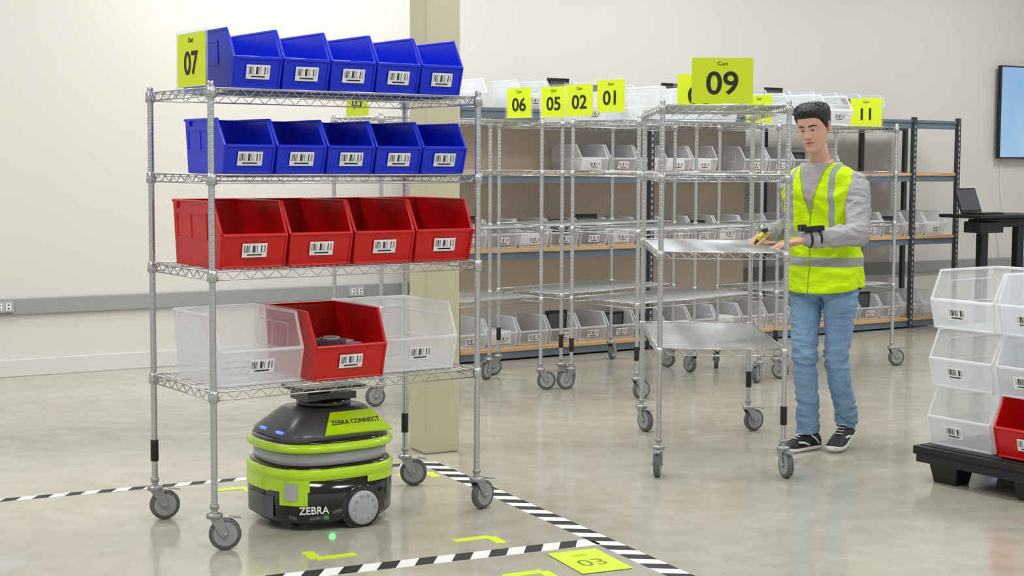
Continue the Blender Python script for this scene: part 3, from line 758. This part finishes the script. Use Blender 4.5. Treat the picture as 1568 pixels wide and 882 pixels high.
for s in (-1, 1):
    yb = fy(.031, .006)
    mb.ball((s*.031, yb+.004, .0055), (.0150, .0080, .0056), 10, 3, HM)
    mb.ball((s*.0305, yb-.0015, .0045), (.0058, .0035, .0052), 8, 2, HM)
    mb.ball((s*.031, yb+.0035, .0108), (.0175, .0095, .0056), 10, 0, HM)
    mb.ball((s*.031, yb+.0045, -.0015), (.0165, .0080, .0035), 10, 0, HM)
    mb.tube([(s*(.031+k*.0155), fy(.031+k*.0155, .008)-.0030+.002*k*k, .0070-.003*k*k) for k in (-1, -.6, -.2, .2, .6, 1)], .0016, 6, 2, True, HM)
    mb.tube([(s*x_, fy(x_, z_)-.0008, z_) for x_, z_ in ((.012, .0255), (.022, .0295), (.034, .031), (.045, .0285), (.053, .024))], [(.0018, .0024), (.0022, .0042), (.002, .0040), (.0018, .0030), (.001, .001)], 8, 2, True, HM)
    mb.ball((s*.0065, fy(.0065, -.0365)-.0005, -.0368), (.0032, .002, .0015), 6, 2, HM)
obj('head', mb.mesh('head', [M_skin, M_lip, M_hair, M_eye]), per)
# hair
mb = MB(); NT = 180; NZ = 44
def hl(t):
    a = abs(((t+pi) % (2*pi))-pi)
    tab = [(0, .070), (.5, .069), (.85, .060), (1.05, .040), (1.25, .012), (1.45, -.006), (1.62, .028), (1.85, .022), (2.1, -.03), (pi+.01, -.055)]
    return interp(tab, a)[0]
cols = []
for i in range(NZ+1):
    ring = []
    u_ = i/NZ
    for j in range(NT):
        t = 2*pi*j/NT; h0 = hl(t); z = h0+(.1188-h0)*u_
        a = abs(((t+pi) % (2*pi))-pi)
        topf = max(0, min(1, (z-.03)/.06))
        off = .001+min(1, u_*5)*(.005+.010*topf)
        off += (.0014*sin(31*t+u_*9)+.0010*sin(57*t-u_*14))*min(1, u_*4)*topf
        x, y, zz = headpt(t, z, off, False)
        lift = topf*(.012+.010*max(0, cos(a)))*min(1, u_*2.5)
        zz += lift; y -= .005*max(0, cos(a))*topf*min(1, u_*4)
        ring.append((x, y, zz))
    cols.append(ring)
mb.rings(cols, 0, True, True, HM)
random.seed(5)
for k in range(520):
    t = random.uniform(-1.35, 1.35) if k < 330 else random.uniform(0, 2*pi)
    z = random.uniform(.080, .116); p0 = Vector(headpt(t, z, .011, False))+Vector((0, -.003, .012))
    d = Vector((random.uniform(-.2, .2)-.35+.25*sin(t), -.75*cos(t)+random.uniform(-.15, .15), random.uniform(.15, .5))).normalized()
    L = random.uniform(.014, .024)
    mb.tube([p0-d*.012, p0+d*L*.4, p0+d*L+Vector((-.002, -.001, -.005))], [.0030, .0028, .0005], 5, 0, True, HM)
obj('hair', mb.mesh('hair', [M_hair]), per)

# hands
def hand(name, M, side, curls, thumb):
    mb = MB(); s = side
    mb.tube([(-.05, 0, 0), (-.02, 0, 0), (.01, s*.002, 0), (.035, s*.003, 0), (.065, 0, .001), (.088, 0, 0), (.095, 0, 0)],
            [(.024, .020), (.025, .019), (.031, .018), (.038, .0165), (.041, .0145), (.039, .012), (.034, .008)], 20)
    mb.capsule([(.01, s*.022, -.004), (.045, s*.036, -.008)], [.017, .013], 12)
    base = [(.086, s*.030), (.091, s*.0105), (.088, s*-.010), (.080, s*-.029)]
    Ls = [(.040, .025, .020), (.044, .028, .021), (.040, .026, .020), (.031, .020, .018)]
    for (bx_, by_), L3, cu, sp_ in zip(base, Ls, curls, (.10, .03, -.04, -.12)):
        p = Vector((bx_-.014, by_*.96, 0)); pts = [p]; a = 0.0
        rr = .0088 if L3[0] > .035 else .0076
        p = p+Vector((.014, 0, 0)); pts.append(p)
        for k, L in enumerate(L3):
            a += cu[k]
            d = Vector((cos(a)*cos(s*sp_), cos(a)*sin(s*sp_), -sin(a)))
            p = p+d*L; pts.append(p)
        mb.capsule(pts, [rr*1.05, rr*1.05, rr, rr*.93, rr*.82], 12)
    p = Vector((.030, s*.030, -.006)); pts = [p]
    for d, L in zip(thumb, (.036, .030, .022)):
        d = Vector((d[0], s*d[1], d[2])).normalized(); p = p+d*L; pts.append(p)
    mb.capsule(pts, [.0135, .0118, .0102, .0088], 12)
    o = obj(name, mb.mesh(name, []), per)
    me = remesh(o, 0.003, 3)
    me.transform(M); me.materials.append(M_skin)
    return o
def HMX(w, tip, up):
    w = Vector(w); d = (Vector(tip)-w).normalized(); up = Vector(up); z = (up-d*up.dot(d)).normalized(); y = z.cross(d)
    return FR(w.x, w.y, w.z, d, y, z)
ZS = SH[2]+.005
ML = HMX((.088, -.355, 1.122), (-.05, -.445, ZS+.012), (0, 0, 1))
hand('hand_left', ML, -1, [(.16, .16, .1), (.12, .16, .1), (.14, .18, .1), (.2, .2, .12)], [(.75, .6, -.25), (.9, .35, -.2), (.97, .2, -.1)])
MR = HMX((-.278, -.105, 1.135), (-.325, -.19, 1.105), (-.35, 0, .95))
hand('hand_right', MR, 1, [(.5, .7, .4), (.6, .8, .5), (.7, .8, .5), (.8, .8, .5)], [(.75, .35, -.5), (.9, -.1, -.35), (.95, -.3, -.2)])
mb = MB(); mb.tube([(.03, .055, .022), (.09, .035, -.018)], .009, 12, 0, True, MR); mb.tube([(.09, .035, -.018), (.115, .027, -.034)], [.008, .004], 12, 1, True, MR); mb.box((.04, .052, .016), (.03, .022, .022), 1, MR)
obj('held_marker', mb.mesh('marker', [M_lime, M_black]), per)
fd = (Vector(LWR)-Vector(LEL)).normalized(); up = Vector((0, 0, 1)); zz = (up-fd*up.dot(fd)).normalized(); yv = zz.cross(fd)
c = Vector(LWR)-fd*.03+zz*.050
T = FR(c.x, c.y, c.z, fd, yv, zz)
mb = MB(); mb.box((0, 0, 0.004), (.115, .070, .022), 0, T); mb.box((0, 0, .0155), (.085, .055, .002), 1, T); mb.box((.048, 0, .012), (.03, .05, .03), 0, T)
for dx in (-.035, .015):
    mb.tube([tuple(T @ Vector((dx, .045*cos(t), -.047+.043*sin(t)))) for t in [2*pi*i/20 for i in range(21)]], .006, 6, 0)
o = obj('wrist_scanner', mb.mesh('scanner', [M_black, M_blackgloss]), per); bevel(o, .004)

# ------------------------------------------------------------ lights
def area(x, y, z, sx_, sy_, e_, col=(1, 0.995, 0.985)):
    l = bpy.data.lights.new('panel', 'AREA'); l.shape = 'RECTANGLE'; l.size = sx_; l.size_y = sy_; l.energy = e_; l.color = col
    o = bpy.data.objects.new('ceiling_light', l); COL.objects.link(o); o.location = (x, y, z); return o
for x, y in ((-3.2, 3.5), (0.6, 3.5), (4.4, 3.5), (-3.2, 7.2), (0.6, 7.6), (4.4, 8.2), (-1.2, 10.4), (2.4, 11.2), (5.6, 12.8)):
    area(x, y, 4.25, 1.6, 0.8, 68)
w = bpy.data.worlds.new('world'); S.world = w; w.use_nodes = True
bg = w.node_tree.nodes['Background']; bg.inputs[0].default_value = (0.93, 0.96, 1, 1); bg.inputs[1].default_value = 0.7

cam = bpy.data.cameras.new('camera'); co = bpy.data.objects.new('camera', cam); COL.objects.link(co)
cam.sensor_width = 36; PITCH = 4.2
cam.lens = 36*2300/1568
cam.shift_y = -(191-2300*math.tan(radians(PITCH)))/1568
co.location = (0, 0, 1.5); co.rotation_euler = (radians(90-PITCH), radians(-0.3), 0)
S.camera = co
